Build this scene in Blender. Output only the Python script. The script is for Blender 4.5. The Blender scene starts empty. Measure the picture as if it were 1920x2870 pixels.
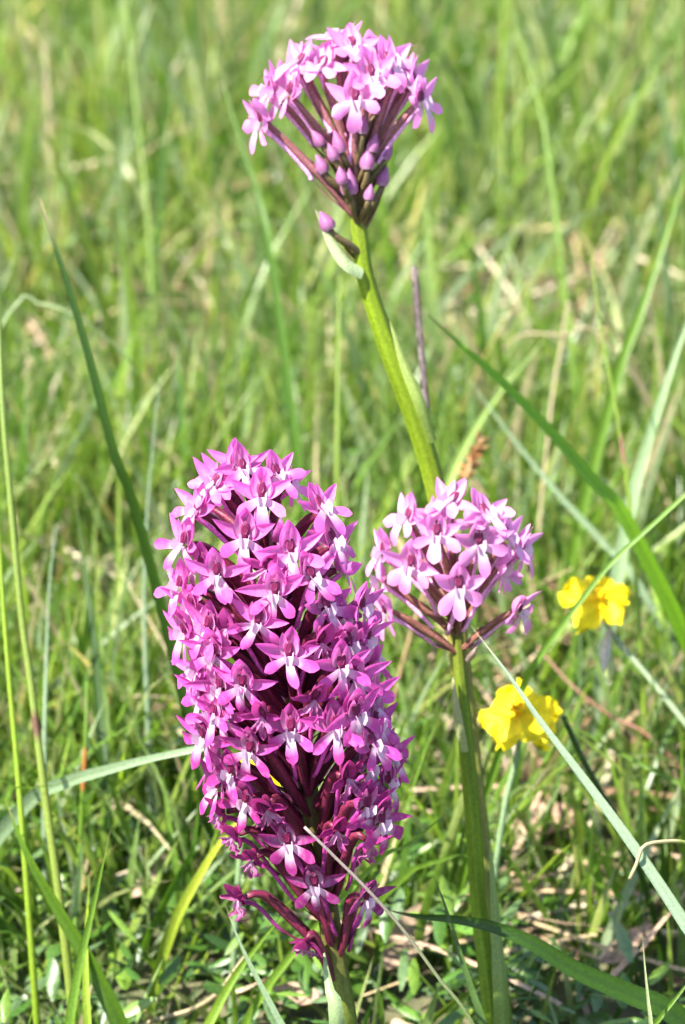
import bpy, math, random
import numpy as np
from mathutils import Vector, Matrix

random.seed(7)
rng = np.random.default_rng(11)
scene = bpy.context.scene
COL = scene.collection

# ------------------------------------------------------------------ camera, sky, sun, exposure
PITCH = math.radians(25.0)
CAM = Vector((0.0, -0.5438, 0.43))
FWD = Vector((0, math.cos(PITCH), -math.sin(PITCH)))
RIGHT = Vector((1, 0, 0))
UP = Vector((0, math.sin(PITCH), math.cos(PITCH)))
FOCUS = 0.588
S0 = 0.160 / 1568.0           # metres for one measured unit at 0.6 m

cam = bpy.data.cameras.new("camera")
cam_o = bpy.data.objects.new("camera", cam)
COL.objects.link(cam_o)
cam_o.location = CAM
cam_o.rotation_euler = (math.pi / 2 - PITCH, 0, 0)
cam.sensor_fit = 'VERTICAL'
cam.sensor_height = 36.0
FRAME_H = 0.160 * 2870 / 1920
cam.lens = 18.0 / (FRAME_H / 2 / 0.6)
cam.clip_start = 0.01
cam.clip_end = 200.0
cam.dof.use_dof = True
cam.dof.focus_distance = FOCUS
cam.dof.aperture_fstop = cam.lens / 5.8
cam.dof.aperture_blades = 7
scene.camera = cam_o

SUN_DIR = Vector((-0.50, -0.26, 0.83)).normalized()     # towards the sun
w = bpy.data.worlds.new("World")
scene.world = w
w.use_nodes = True
nt = w.node_tree
nt.nodes.clear()
sky = nt.nodes.new("ShaderNodeTexSky")
sky.sky_type = 'NISHITA'
sky.sun_disc = False
sky.sun_elevation = math.asin(SUN_DIR.z)
sky.sun_rotation = math.atan2(SUN_DIR.x, SUN_DIR.y)
bg = nt.nodes.new("ShaderNodeBackground")
bg.inputs[1].default_value = 0.115
wo = nt.nodes.new("ShaderNodeOutputWorld")
nt.links.new(sky.outputs[0], bg.inputs[0])
nt.links.new(bg.outputs[0], wo.inputs[0])

sl = bpy.data.lights.new("sun", 'SUN')
sl.energy = 5.0
sl.angle = math.radians(0.53)
sl.color = (1.0, 0.95, 0.86)
so = bpy.data.objects.new("sun", sl)
COL.objects.link(so)
so.location = (0, 0, 5)
so.rotation_euler = (-SUN_DIR).to_track_quat('-Z', 'Y').to_euler()

scene.view_settings.view_transform = 'Standard'
scene.view_settings.look = 'None'
scene.view_settings.exposure = 2.1
scene.view_settings.gamma = 1.0
scene.render.engine = 'CYCLES'
scene.cycles.max_bounces = 5
scene.cycles.diffuse_bounces = 3
scene.cycles.transmission_bounces = 3
scene.cycles.use_denoising = True
scene.cycles.use_adaptive_sampling = True
scene.cycles.adaptive_threshold = 0.03

# ------------------------------------------------------------------ placing helpers
def P(px, py, d):
    """world point seen at (px, py) of the 1568 x 2344 sheet at depth d"""
    k = d / 0.6
    return CAM + FWD * d + RIGHT * ((px - 784) * S0 * k) + UP * (-(py - 1172) * S0 * k)

def ground_at(px, py, z=0.0):
    v = P(px, py, 1.0) - CAM
    t = (z - CAM.z) / v.z
    return CAM + v * t

def depth_of(p):
    return (p - CAM).dot(FWD)

# ------------------------------------------------------------------ materials
def new_mat(name):
    m = bpy.data.materials.new(name)
    m.use_nodes = True
    m.node_tree.nodes.clear()
    return m, m.node_tree.nodes, m.node_tree.links

def leafy(name, rough=0.42, spec=0.45, trans=0.35, tint=(1.15, 1.25, 0.55), bump=0.0, scale=900.0, vary=0.25):
    """thin plant tissue: colour from the mesh, light passes through"""
    m, n, l = new_mat(name)
    out = n.new("ShaderNodeOutputMaterial")
    att = n.new("ShaderNodeAttribute"); att.attribute_name = "Col"
    tc = n.new("ShaderNodeTexCoord")
    nz = n.new("ShaderNodeTexNoise"); nz.inputs["Scale"].default_value = scale
    nz.inputs["Detail"].default_value = 3
    l.new(tc.outputs["Object"], nz.inputs["Vector"])
    mr = n.new("ShaderNodeMapRange")
    mr.inputs["From Min"].default_value = 0.3; mr.inputs["From Max"].default_value = 0.7
    mr.inputs["To Min"].default_value = 1 - vary; mr.inputs["To Max"].default_value = 1 + vary
    l.new(nz.outputs["Fac"], mr.inputs["Value"])
    mul = n.new("ShaderNodeVectorMath"); mul.operation = 'SCALE'
    l.new(att.outputs["Color"], mul.inputs[0]); l.new(mr.outputs[0], mul.inputs["Scale"])
    p = n.new("ShaderNodeBsdfPrincipled")
    p.inputs["Roughness"].default_value = rough
    p.inputs["Specular IOR Level"].default_value = spec
    l.new(mul.outputs[0], p.inputs["Base Color"])
    tr = n.new("ShaderNodeBsdfTranslucent")
    tm = n.new("ShaderNodeVectorMath"); tm.operation = 'MULTIPLY'
    l.new(mul.outputs[0], tm.inputs[0]); tm.inputs[1].default_value = tint
    l.new(tm.outputs[0], tr.inputs["Color"])
    mx = n.new("ShaderNodeMixShader"); mx.inputs[0].default_value = trans
    l.new(p.outputs[0], mx.inputs[1]); l.new(tr.outputs[0], mx.inputs[2])
    l.new(mx.outputs[0], out.inputs["Surface"])
    if bump > 0:
        b = n.new("ShaderNodeBump"); b.inputs["Strength"].default_value = bump
        b.inputs["Distance"].default_value = 0.0003
        l.new(nz.outputs["Fac"], b.inputs["Height"])
        l.new(b.outputs[0], p.inputs["Normal"])
    return m

def petal_mat(name):
    """orchid petal: white throat to the floret's own pink, fine glistening cells"""
    m, n, l = new_mat(name)
    out = n.new("ShaderNodeOutputMaterial")
    att = n.new("ShaderNodeAttribute"); att.attribute_name = "Col"
    sep = n.new("ShaderNodeSeparateColor")
    l.new(att.outputs["Color"], sep.inputs[0])
    oi = n.new("ShaderNodeObjectInfo")
    tc = n.new("ShaderNodeTexCoord")
    nz = n.new("ShaderNodeTexNoise"); nz.inputs["Scale"].default_value = 900; nz.inputs["Detail"].default_value = 4
    l.new(tc.outputs["Object"], nz.inputs["Vector"])
    addn = n.new("ShaderNodeMath"); addn.operation = 'MULTIPLY_ADD'
    addn.inputs[1].default_value = 0.60; addn.inputs[2].default_value = -0.30
    l.new(nz.outputs["Fac"], addn.inputs[0])
    fac = n.new("ShaderNodeMath"); fac.operation = 'ADD'; fac.use_clamp = True
    l.new(sep.outputs[0], fac.inputs[0]); l.new(addn.outputs[0], fac.inputs[1])
    mixc = n.new("ShaderNodeMix"); mixc.data_type = 'RGBA'
    mixc.inputs["A"].default_value = (0.62, 0.45, 0.58, 1)
    l.new(fac.outputs[0], mixc.inputs["Factor"]); l.new(oi.outputs["Color"], mixc.inputs["B"])
    # G = darker crimson (throat, veins)
    mix2 = n.new("ShaderNodeMix"); mix2.data_type = 'RGBA'
    mix2.inputs["B"].default_value = (0.16, 0.010, 0.055, 1)
    l.new(sep.outputs[1], mix2.inputs["Factor"]); l.new(mixc.outputs["Result"], mix2.inputs["A"])
    p = n.new("ShaderNodeBsdfPrincipled")
    p.inputs["Roughness"].default_value = 0.48
    p.inputs["Specular IOR Level"].default_value = 0.28
    l.new(mix2.outputs["Result"], p.inputs["Base Color"])
    vo = n.new("ShaderNodeTexVoronoi"); vo.inputs["Scale"].default_value = 4200
    l.new(tc.outputs["Object"], vo.inputs["Vector"])
    b = n.new("ShaderNodeBump"); b.inputs["Strength"].default_value = 0.25; b.inputs["Distance"].default_value = 0.0001
    l.new(vo.outputs["Distance"], b.inputs["Height"]); l.new(b.outputs[0], p.inputs["Normal"])
    tr = n.new("ShaderNodeBsdfTranslucent")
    l.new(mix2.outputs["Result"], tr.inputs["Color"])
    mx = n.new("ShaderNodeMixShader"); mx.inputs[0].default_value = 0.48
    l.new(p.outputs[0], mx.inputs[1]); l.new(tr.outputs[0], mx.inputs[2])
    l.new(mx.outputs[0], out.inputs["Surface"])
    return m

M_GRASS = leafy("grass_blade_tissue", 0.36, 0.5, 0.5, scale=400, vary=0.2)
M_BLADE = leafy("fine_blade_tissue", 0.45, 0.28, 0.30, bump=0.3, scale=1500, vary=0.18)
M_STEM = leafy("juicy_stem", 0.5, 0.15, 0.15, tint=(1.2, 1.2, 0.4), bump=0.25, scale=1200, vary=0.2)
M_OVARY = leafy("ovary_skin", 0.46, 0.28, 0.12, tint=(1.5, 0.6, 0.6), bump=0.4, scale=1800, vary=0.35)
M_LITTER = leafy("dry_litter", 0.8, 0.2, 0.12, tint=(1.1, 0.9, 0.7), bump=0.5, scale=700, vary=0.35)
M_COVER = leafy("small_leaf_tissue", 0.42, 0.5, 0.25, bump=0.4, scale=900, vary=0.25)
M_YELLOW = leafy("yellow_petal", 0.55, 0.2, 0.30, tint=(1.0, 0.95, 0.4), bump=0.7, scale=700, vary=0.12)
M_PETAL = petal_mat("orchid_petal")

def ground_material():
    m, n, l = new_mat("meadow_soil")
    out = n.new("ShaderNodeOutputMaterial")
    p = n.new("ShaderNodeBsdfPrincipled"); p.inputs["Roughness"].default_value = 0.95
    tc = n.new("ShaderNodeTexCoord")
    n1 = n.new("ShaderNodeTexNoise"); n1.inputs["Scale"].default_value = 45; n1.inputs["Detail"].default_value = 8
    n2 = n.new("ShaderNodeTexNoise"); n2.inputs["Scale"].default_value = 6; n2.inputs["Detail"].default_value = 5
    l.new(tc.outputs["Object"], n1.inputs["Vector"]); l.new(tc.outputs["Object"], n2.inputs["Vector"])
    r = n.new("ShaderNodeValToRGB")
    e = r.color_ramp.elements
    e[0].position = 0.3; e[0].color = (0.025, 0.019, 0.011, 1)
    e[1].position = 0.7; e[1].color = (0.12, 0.09, 0.055, 1)
    l.new(n1.outputs["Fac"], r.inputs[0])
    mx = n.new("ShaderNodeMix"); mx.data_type = 'RGBA'
    mx.inputs["B"].default_value = (0.075, 0.11, 0.03, 1)
    mr = n.new("ShaderNodeMapRange"); mr.inputs["From Min"].default_value = 0.35; mr.inputs["From Max"].default_value = 0.65
    l.new(n2.outputs["Fac"], mr.inputs["Value"]); l.new(mr.outputs[0], mx.inputs["Factor"])
    l.new(r.outputs[0], mx.inputs["A"]); l.new(mx.outputs["Result"], p.inputs["Base Color"])
    b = n.new("ShaderNodeBump"); b.inputs["Strength"].default_value = 0.9; b.inputs["Distance"].default_value = 0.01
    l.new(n1.outputs["Fac"], b.inputs["Height"]); l.new(b.outputs[0], p.inputs["Normal"])
    l.new(p.outputs[0], out.inputs["Surface"])
    return m

# ------------------------------------------------------------------ mesh helpers
class MB:
    def __init__(self):
        self.v, self.f, self.c = [], [], []
    def grid(self, rows, cols, closed=False):
        """rows: list of lists of points; cols: matching colours"""
        b = len(self.v); nr = len(rows); nc = len(rows[0])
        for r, cr in zip(rows, cols):
            for p, c in zip(r, cr):
                self.v.append(tuple(p)); self.c.append(tuple(c[:3]) + (1.0,))
        for i in range(nr - 1):
            for j in range(nc if closed else nc - 1):
                j2 = (j + 1) % nc
                self.f.append((b + i * nc + j, b + i * nc + j2, b + (i + 1) * nc + j2, b + (i + 1) * nc + j))
    def mesh(self, name, mat, inv=None):
        me = bpy.data.meshes.new(name)
        vs = self.v if inv is None else [tuple(inv @ Vector(p)) for p in self.v]
        me.from_pydata(vs, [], self.f)
        a = me.color_attributes.new("Col", 'FLOAT_COLOR', 'POINT')
        a.data.foreach_set("color", np.array(self.c, dtype=np.float32).ravel())
        me.polygons.foreach_set("use_smooth", [True] * len(me.polygons))
        me.materials.append(mat)
        me.update()
        return me

def link(name, me, parent=None, mw=None):
    o = bpy.data.objects.new(name, me)
    COL.objects.link(o)
    if parent is not None:
        o.parent = parent
    if mw is not None:
        o.matrix_basis = mw
    return o

def tag(o, label, cat, group=None):
    o["label"] = label; o["category"] = cat
    if group: o["group"] = group
    return o

def empty(name, loc):
    o = bpy.data.objects.new(name, None)
    o.empty_display_size = 0.01
    COL.objects.link(o)
    o.location = loc
    return o

def spline(pts, n):
    """Catmull-Rom through points, n samples"""
    pts = [Vector(p) for p in pts]
    if len(pts) == 2:
        return [pts[0].lerp(pts[1], i / (n - 1)) for i in range(n)]
    ext = [pts[0] * 2 - pts[1]] + pts + [pts[-1] * 2 - pts[-2]]
    seg = [(pts[i + 1] - pts[i]).length for i in range(len(pts) - 1)]
    tot = sum(seg); out = []
    for k in range(n):
        s = tot * k / (n - 1); i = 0
        while i < len(seg) - 1 and s > seg[i]:
            s -= seg[i]; i += 1
        t = min(1.0, s / max(seg[i], 1e-9))
        a, b, c, d = ext[i:i + 4]
        out.append(0.5 * ((2 * b) + (c - a) * t + (2 * a - 5 * b + 4 * c - d) * t * t + (3 * b - a - 3 * c + d) * t ** 3))
    return out

def lerp3(a, b, t):
    return tuple(a[i] + (b[i] - a[i]) * t for i in range(3))

def ramp(stops, t):
    for (t0, c0), (t1, c1) in zip(stops, stops[1:]):
        if t <= t1:
            return lerp3(c0, c1, max(0, min(1, (t - t0) / max(1e-9, t1 - t0))))
    return stops[-1][1]

def tube(mb, pts, radius, colour, k=8, ribs=0, rib_amp=0.0, twist=0.0, jit=0.0):
    """pts: samples; radius(t), colour(t, angle) callables"""
    n = len(pts); rows, cols = [], []
    ref = Vector((0.31, 0.2, 0.93)).normalized()
    for i, p in enumerate(pts):
        t = i / (n - 1)
        tg = (pts[min(i + 1, n - 1)] - pts[max(i - 1, 0)]).normalized()
        a = tg.cross(Vector((0, 1, 0.15)))
        if a.length < 0.05: a = tg.cross(ref)
        a.normalize(); b = tg.cross(a)
        r = radius(t)
        row, cr = [], []
        for j in range(k):
            ang = 2 * math.pi * j / k
            rr = r * (1 + rib_amp * math.cos(ribs * (ang + twist * t))) if ribs else r
            if jit: rr *= 1 + random.uniform(-jit, jit)
            row.append(p + a * (math.cos(ang) * rr) + b * (math.sin(ang) * rr))
            cr.append(colour(t, ang))
        rows.append(row); cols.append(cr)
    mb.grid(rows, cols, closed=True)
    c0 = colour(1, 0)
    base = len(mb.v)
    mb.v.append(tuple(pts[-1])); mb.c.append(tuple(c0[:3]) + (1.0,))
    for j in range(k):
        mb.f.append((base - k + j, base - k + (j + 1) % k, base))

# ------------------------------------------------------------------ ground
gm = MB()
N = 60
gx = np.concatenate([np.linspace(-60, -3, 14), np.linspace(-2.6, 2.6, 60), np.linspace(3, 60, 14)])
gy = np.concatenate([np.linspace(-60, -2, 12), np.linspace(-1.6, 4, 66), np.linspace(5, 90, 14)])
rows = []
for y in gy:
    rows.append([Vector((x, y, -0.004 + 0.004 * math.sin(x * 17 + y * 9) * math.cos(y * 13 - x * 5))) for x in gx])
gm.grid(rows, [[(0.1, 0.1, 0.05)] * len(gx) for _ in gy])
ground = link("ground", gm.mesh("ground", ground_material()))
ground["kind"] = "structure"

# ------------------------------------------------------------------ orchid floret
def petal_strip(mb, base, phi, L, W, prof, fwd, cup, colf, nu=8, nv=5, sway=0.0):
    """petal in the floret's face plane (x right, z up, -y outwards)"""
    d = Vector((math.cos(phi), 0, math.sin(phi)))
    s = Vector((-math.sin(phi), 0, math.cos(phi)))
    rows, cols = [], []
    for i in range(nu + 1):
        t = i / nu
        wv = W * 0.5 * prof(t)
        c = Vector(base) + d * (L * t) + s * (sway * L * t * t) + Vector((0, -fwd(t) * L, 0))
        row, cr = [], []
        for j in range(nv):
            q = -1 + 2 * j / (nv - 1)
            row.append(c + s * (q * wv) + Vector((0, -cup * abs(q) ** 2 * wv, 0)))
            cr.append(colf(t, q))
        rows.append(row); cols.append(cr)
    mb.grid(rows, cols)

def lance(t):     # pointed
    return (max(0.0, math.sin(math.pi * (0.16 + 0.84 * t) ** 0.95))) ** 0.85 * (1 - 0.25 * t) + 0.02 * (1 - t)
def strap(t):     # narrow base, round end
    a = 0.46 + 0.54 * min(1, t / 0.68)
    if t > 0.70: a *= (max(0.0, 1 - ((t - 0.70) / 0.305) ** 2.0)) ** 0.65 * 0.97 + 0.03
    return a
def ovate(t):
    return (math.sin(math.pi * min(1, 0.20 + 0.80 * t)) ** 0.8) * (1 - 0.20 * t) + 0.015

def make_floret_parts(k, wide=1.0):
    """meshes of one floret form; several forms are shared by all the florets"""
    r = random.Random(100 + k)
    u = r.uniform
    mm = 0.001
    res = {}
    # hood: dorsal sepal and the two petals bent together
    mb = MB()
    hb = u(0.20, 0.50)
    petal_strip(mb, (0, 0.0012, 0.0002), math.pi / 2 + u(-.10, .10), u(6.2, 7.0) * mm, u(4.4, 5.2) * mm, ovate,
                lambda t: 0.08 * t + hb * t * t * 0.9 - 0.12 * math.sin(math.pi * t), u(0.7, 1.0),
                lambda t, q: (0.72 + 0.28 * abs(q) if t < 0.7 else 1, 0.10 * (1 - abs(q)) * (1 - t), 0), 9, 7, sway=u(-.08, .08))
    for sgn in (-1, 1):
        petal_strip(mb, (sgn * 0.0008, 0.0003, 0.0006), math.pi / 2 - sgn * u(.02, .30), u(4.4, 5.2) * mm, 2.2 * mm, ovate,
                    lambda t: 0.10 * t + hb * t * t, 0.5,
                    lambda t, q: (0.45 + 0.5 * t, 0.0, 0), 7, 4, sway=sgn * u(0.05, 0.18))
    res['hood'] = mb.mesh("hood", M_PETAL)
    # lateral sepals
    for sgn, nm in ((1, 'sepal_r'), (-1, 'sepal_l')):
        mb = MB()
        an = math.radians(u(2, 42))
        phi = an if sgn > 0 else math.pi - an
        fa = u(0.10, 0.55); bk = u(-0.30, 0.30); sw = u(-.18, .18)
        petal_strip(mb, (sgn * 0.0006, 0.0008, 0.0004), phi, u(6.2, 7.6) * mm * (1.5 - .5 * wide), u(2.5, 3.1) * mm * wide, lance,
                    lambda t: fa * t + bk * t * t - 0.06 * math.sin(math.pi * t), u(0.3, 0.8),
                    lambda t, q: (min(1, 0.62 + 0.5 * t + 0.15 * abs(q)), 0.0, 0), 8, 5, sway=sw)
        res[nm] = mb.mesh("sepal", M_PETAL)
    # lip: three lobes and two guide plates
    mb = MB()
    def lipcol(reach):
        def f(t, q):
            x = (t - reach) / 0.42 + 0.35 * abs(q) * t
            return (max(0.0, min(1.0, x)), 0, 0)
        return f
    spread = u(12, 42)
    for sgn in (-1, 1):
        a = math.radians(-spread + u(-10, 10))
        phi = a if sgn > 0 else math.pi - a
        fa = u(0.25, 0.55); bk = u(-0.45, 0.0)
        petal_strip(mb, (sgn * 0.0004, -0.0004, -0.0002), phi, u(5.2, 6.3) * mm * (1.5 - .5 * wide), u(2.2, 2.9) * mm * wide, strap,
                    lambda t: fa * t + bk * t * t, u(-0.45, 0.35), lipcol(0.12), 8, 5, sway=-sgn * u(-0.04, .20))
    fa = u(0.25, 0.55); bk = u(-0.60, -0.05)
    petal_strip(mb, (0, -0.0006, 0.0003), -math.pi / 2 + u(-.22, .22), u(6.2, 7.5) * mm * (1.5 - .5 * wide), u(2.2, 2.8) * mm * wide, strap,
                lambda t: fa * t + bk * t * t, u(-0.5, 0.3), lipcol(0.34), 9, 5, sway=u(-.18, .18))
    for sgn in (-1, 1):
        rows = [[Vector((sgn * 0.0007, -0.0006, 0.0009)), Vector((sgn * 0.0011, -0.0020, 0.0014))],
                [Vector((sgn * 0.0006, -0.0008, -0.0004)), Vector((sgn * 0.0009, -0.0024, -0.0002))],
                [Vector((sgn * 0.0004, -0.0010, -0.0016)), Vector((sgn * 0.0005, -0.0014, -0.0016))]]
        mb.grid(rows, [[(0.05, 0, 0)] * 2] * 3)
    # throat
    res['lip'] = mb.mesh("lip", M_PETAL)
    # column: dark crimson pocket under the hood
    mb = MB()
    rows, cols = [], []
    for i in range(6):
        th = math.pi * (0.02 + 0.96 * i / 5)
        row, cr = [], []
        for j in range(8):
            a = 2 * math.pi * j / 8
            rr = math.sin(th)
            row.append(Vector((rr * math.cos(a) * 0.0010, -0.0004 + rr * math.sin(a) * 0.0004, 0.0020 + math.cos(th) * 0.0018)))
            cr.append((1, 0.92 if math.sin(a) < -0.3 else 0.55, 0))
        rows.append(row); cols.append(cr)
    mb.grid(rows, cols, closed=True)
    # groove rim
    rows = []
    for i in range(7):
        a = math.pi * 2 * i / 6
        rows.append([Vector((math.cos(a) * 0.00055, -0.00085, 0.0020 + math.sin(a) * 0.0010)),
                     Vector((math.cos(a) * 0.00025, -0.00070, 0.0020 + math.sin(a) * 0.0005))])
    mb.grid(rows, [[(1, 0.9, 0), (1, 0.95, 0)]] * 7)
    res['column'] = mb.mesh("column", M_PETAL)
    return res

FORMS = [make_floret_parts(k) for k in range(18)] + [make_floret_parts(50 + k, 1.16) for k in range(9)]

def make_wilted(k):
    r = random.Random(300 + k); u = r.uniform; mm = 0.001
    res = {}
    mb = MB()
    petal_strip(mb, (0, 0.0008, 0), math.pi / 2 + u(-.3, .3), 5.6 * mm, 3.6 * mm, ovate, lambda t: 0.9 * t * t, 1.6,
                lambda t, q: (1, 0.25 + 0.3 * t, 0), 7, 5)
    res['hood'] = mb.mesh("hood", M_PETAL)
    for sgn, nm in ((1, 'sepal_r'), (-1, 'sepal_l')):
        mb = MB()
        an = math.radians(u(0, 50)); phi = an if sgn > 0 else math.pi - an
        petal_strip(mb, (sgn * 0.0004, 0.0006, 0), phi, u(4.5, 6) * mm, 2.0 * mm, lance, lambda t: u(.5, .9) * t * t, 1.2,
                    lambda t, q: (1, 0.15 + 0.4 * t, 0), 6, 4)
        res[nm] = mb.mesh("sepal", M_PETAL)
    mb = MB()
    for phi in (-2.3, -1.5, -0.8):
        petal_strip(mb, (0, -0.0005, 0), phi + u(-.2, .2), u(4, 5.5) * mm, 1.6 * mm, strap, lambda t: 0.4 * t - u(0, .9) * t * t, 1.5,
                    lambda t, q: (0.4 + 0.6 * t, 0.5 * max(0, t - .5), 0), 6, 4)
    res['lip'] = mb.mesh("lip", M_PETAL)
    res['column'] = FORMS[0]['column']
    return res
WILTED = [make_wilted(k) for k in range(3)]

def bez(p0, p1, p2, p3, n):
    o = []
    for i in range(n):
        t = i / (n - 1); s = 1 - t
        o.append(p0 * s ** 3 + p1 * (3 * s * s * t) + p2 * (3 * s * t * t) + p3 * t ** 3)
    return o

def face_vec(yaw, el):
    return Vector((math.cos(el) * math.sin(yaw), -math.cos(el) * math.cos(yaw), math.sin(el)))

OVR = 1.0
STRAIGHT = False
def add_floret(plant, base, centre, yaw, el, roll, attach, axis_up, tint, sc=1.0, form=None, ov=None, wilt=False):
    """one floret as a part of the plant with its own sub-parts"""
    F = face_vec(yaw, el)
    X = Vector((0, 0, 1)).cross(-F)
    if X.length < 0.05: X = Vector((1, 0, 0))
    X.normalize(); X = -X
    X = (-F).cross(Vector((0, 0, 1))).normalized() if X.length < .01 else X
    # X must be the floret's right as seen by somebody facing it
    X = Vector((0, 0, 1)).cross(F).normalized()
    Y = -F
    Z = X.cross(Y) if X.cross(Y).z > 0 else Y.cross(X)
    R = Matrix((X, Y, Z)).transposed()
    if R.determinant() < 0:
        R = Matrix((-X, Y, Z)).transposed()
    R = R @ Matrix.Rotation(roll, 3, 'Y')
    M = R.to_4x4() @ Matrix.Scale(sc, 4)
    M.translation = centre - base
    parts = random.choice(WILTED) if wilt else FORMS[form % len(FORMS)]
    fl = link("floret", parts['hood'], plant, M)
    tv = random.uniform(0.80, 1.18)
    tcol = tuple(max(0, min(1, c * tv)) for c in tint) + (1,)
    fl.color = tcol
    for key, nm in (('lip', 'lip'), ('sepal_r', 'sepal'), ('sepal_l', 'sepal'), ('column', 'column')):
        o = link(nm, parts[key], fl)
        o.color = tcol
    # ovary and spur, drawn in world space, then moved into the floret's space
    inv = (Matrix.Translation(base) @ M).inverted()
    back = centre - F * (0.0012 * sc)
    dist = (back - attach).length
    out = (back - attach); out = (out - axis_up * out.dot(axis_up))
    out = out.normalized() if out.length > 1e-6 else F
    p1 = attach + (axis_up * 0.55 + out * 0.55) * dist * 0.45
    p2 = back - (F * 0.75 + axis_up * -0.15) * dist * 0.40
    if STRAIGHT:
        p1 = attach.lerp(back, .33) + axis_up * dist * .06; p2 = attach.lerp(back, .72) + axis_up * dist * .05
    pts = bez(attach, p1, p2, back, 11)
    ova, ovb = ov
    mb = MB()
    ph = random.uniform(0, 6)
    tube(mb, pts, lambda t: OVR * (0.0006 + 0.00060 * math.sin(math.pi * min(1, t * 0.9 + 0.08)) ** 0.8) * sc,
         lambda t, a: lerp3(ova, ovb, 0.5 + 0.5 * math.cos(3 * (a + 2.6 * t) + ph)), 9, 3, 0.22, 2.6)
    link("ovary", mb.mesh("ovary", M_OVARY, inv), fl)
    side = X * random.uniform(-0.6, 0.6)
    s0 = centre - F * 0.0004 - Vector((0, 0, 0.0012))
    dn = (attach - s0).normalized()
    s1 = s0 - F * 0.006 + Vector((0, 0, -0.0015)) + side * 0.003
    s2 = s0 + dn * min(dist * 0.62, 0.011) + Vector((0, 0, -0.0020)) + side * 0.004 - axis_up * 0.001
    if STRAIGHT:
        s1 = s0 + dn * dist * .25 - F * .002; s2 = s0 + dn * dist * .6 - Vector((0, 0, .0012)) + side * .003
    s3 = s0 + dn * min(dist * 0.88, 0.0155) + Vector((0, 0, -0.0014)) + side * 0.005
    mb = MB()
    sc_ = (tint[0] * 0.85, tint[1] * 1.1, tint[2] * 0.9)
    tube(mb, bez(s0, s1, s2, s3, 8), lambda t: (0.00064 - 0.0002 * t) * sc, lambda t, a: sc_, 6)
    link("spur", mb.mesh("spur", M_OVARY, inv), fl)
    # bract
    if random.random() < 0.75:
        b0 = attach; bl = random.uniform(0.45, 0.75)
        b3 = attach.lerp(back, bl) - Vector((0, 0, 0.0022)) + side * 0.004
        mb = MB()
        pp = bez(b0, b0.lerp(b3, .33) - Vector((0, 0, .0015)), b0.lerp(b3, .66) - Vector((0, 0, .0012)), b3, 7)
        rows, cols = [], []
        wdir = (b3 - b0).cross(Vector((0, 0, 1))).normalized()
        for i, p in enumerate(pp):
            t = i / 6; wv = 0.0011 * (1 - t) ** 0.7 * sc
            rows.append([p - wdir * wv + Vector((0, 0, wv * .4)), p, p + wdir * wv + Vector((0, 0, wv * .4))])
            cols.append([lerp3(ova, ovb, 0.3 + .5 * t)] * 3)
        mb.grid(rows, cols)
        link("bract", mb.mesh("bract", M_OVARY, inv), fl)
    return fl

def add_bud(plant, base, tip, root, attach, axis_up, tint, size, ov, dark=0.0):
    """closed pointed bud on its ovary"""
    ax = (tip - root).normalized(); L = (tip - root).length
    a = ax.cross(Vector((0, 1, 0.1))).normalized(); b = ax.cross(a)
    mb = MB(); rows, cols = [], []
    for i in range(12):
        t = i / 11
        r = size * 0.5 * (math.sin(math.pi * (0.13 + 0.87 * t) ** 0.72) ** 0.9 * (1 - 0.25 * t) + 0.01)
        row, cr = [], []
        for j in range(12):
            an = 2 * math.pi * j / 12
            rr = r * (1 + 0.12 * math.cos(3 * an + 2 * t))
            row.append(root + ax * (L * t) + a * (math.cos(an) * rr) + b * (math.sin(an) * rr) - Vector((0, 0, 0)))
            w_ = 1 if t > .2 else t * 5
            cr.append((0.45 + 0.5 * w_, dark * (0.5 + 0.5 * math.cos(3 * an + 2 * t)), 0))
        rows.append(row); cols.append(cr)
    mb.grid(rows, cols, closed=True)
    M = Matrix.Translation(-base)
    bo = link("bud", mb.mesh("bud", M_PETAL, M), plant)
    bo.color = tuple(tint) + (1,)
    mb = MB()
    dist = (root - attach).length
    p1 = attach + axis_up * dist * 0.3 + (root - attach) * 0.15
    p2 = root - ax * dist * 0.35
    ova, ovb = ov
    tube(mb, bez(attach, p1, p2, root + ax * 0.0004, 10), lambda t: 0.0005 + 0.0005 * math.sin(math.pi * min(1, .1 + .85 * t)),
         lambda t, a_: lerp3(ova, ovb, 0.5 + 0.5 * math.cos(3 * (a_ + 2 * t))), 8, 3, 0.12, 2.0)
    link("ovary", mb.mesh("ovary", M_OVARY, M), bo)
    mb = MB(); rows, cols = [], []
    wd = ax.cross(Vector((0, 0, 1))).normalized() if abs(ax.z) < .95 else Vector((1, 0, 0))
    e = attach.lerp(tip, random.uniform(0.55, 0.9)) + wd * 0.001 - Vector((0, 0.0008, 0.0015))
    for i in range(7):
        t = i / 6; p = attach.lerp(e, t) - Vector((0, 0, 0.0012)) * math.sin(math.pi * t); wv = 0.0012 * (1 - t) ** .7
        rows.append([p - wd * wv, p - Vector((0, wv * .6, 0)), p + wd * wv]); cols.append([lerp3(ovb, ova, t)] * 3)
    mb.grid(rows, cols)
    link("bract", mb.mesh("bract", M_OVARY, M), bo)
    return bo

def stem_part(plant, base, pts, rad, colour, n=40, name="stem"):
    mb = MB()
    tube(mb, spline(pts, n), rad, lambda t, a: tuple(c * (1 + .16 * math.cos(7 * (a + .6 * t)) + .10 * math.sin(31 * t + 2 * a)) for c in colour(t, a)), 21, 7, 0.06, 0.6)
    return link(name, mb.mesh(name, M_STEM, Matrix.Translation(-base)), plant)

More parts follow.
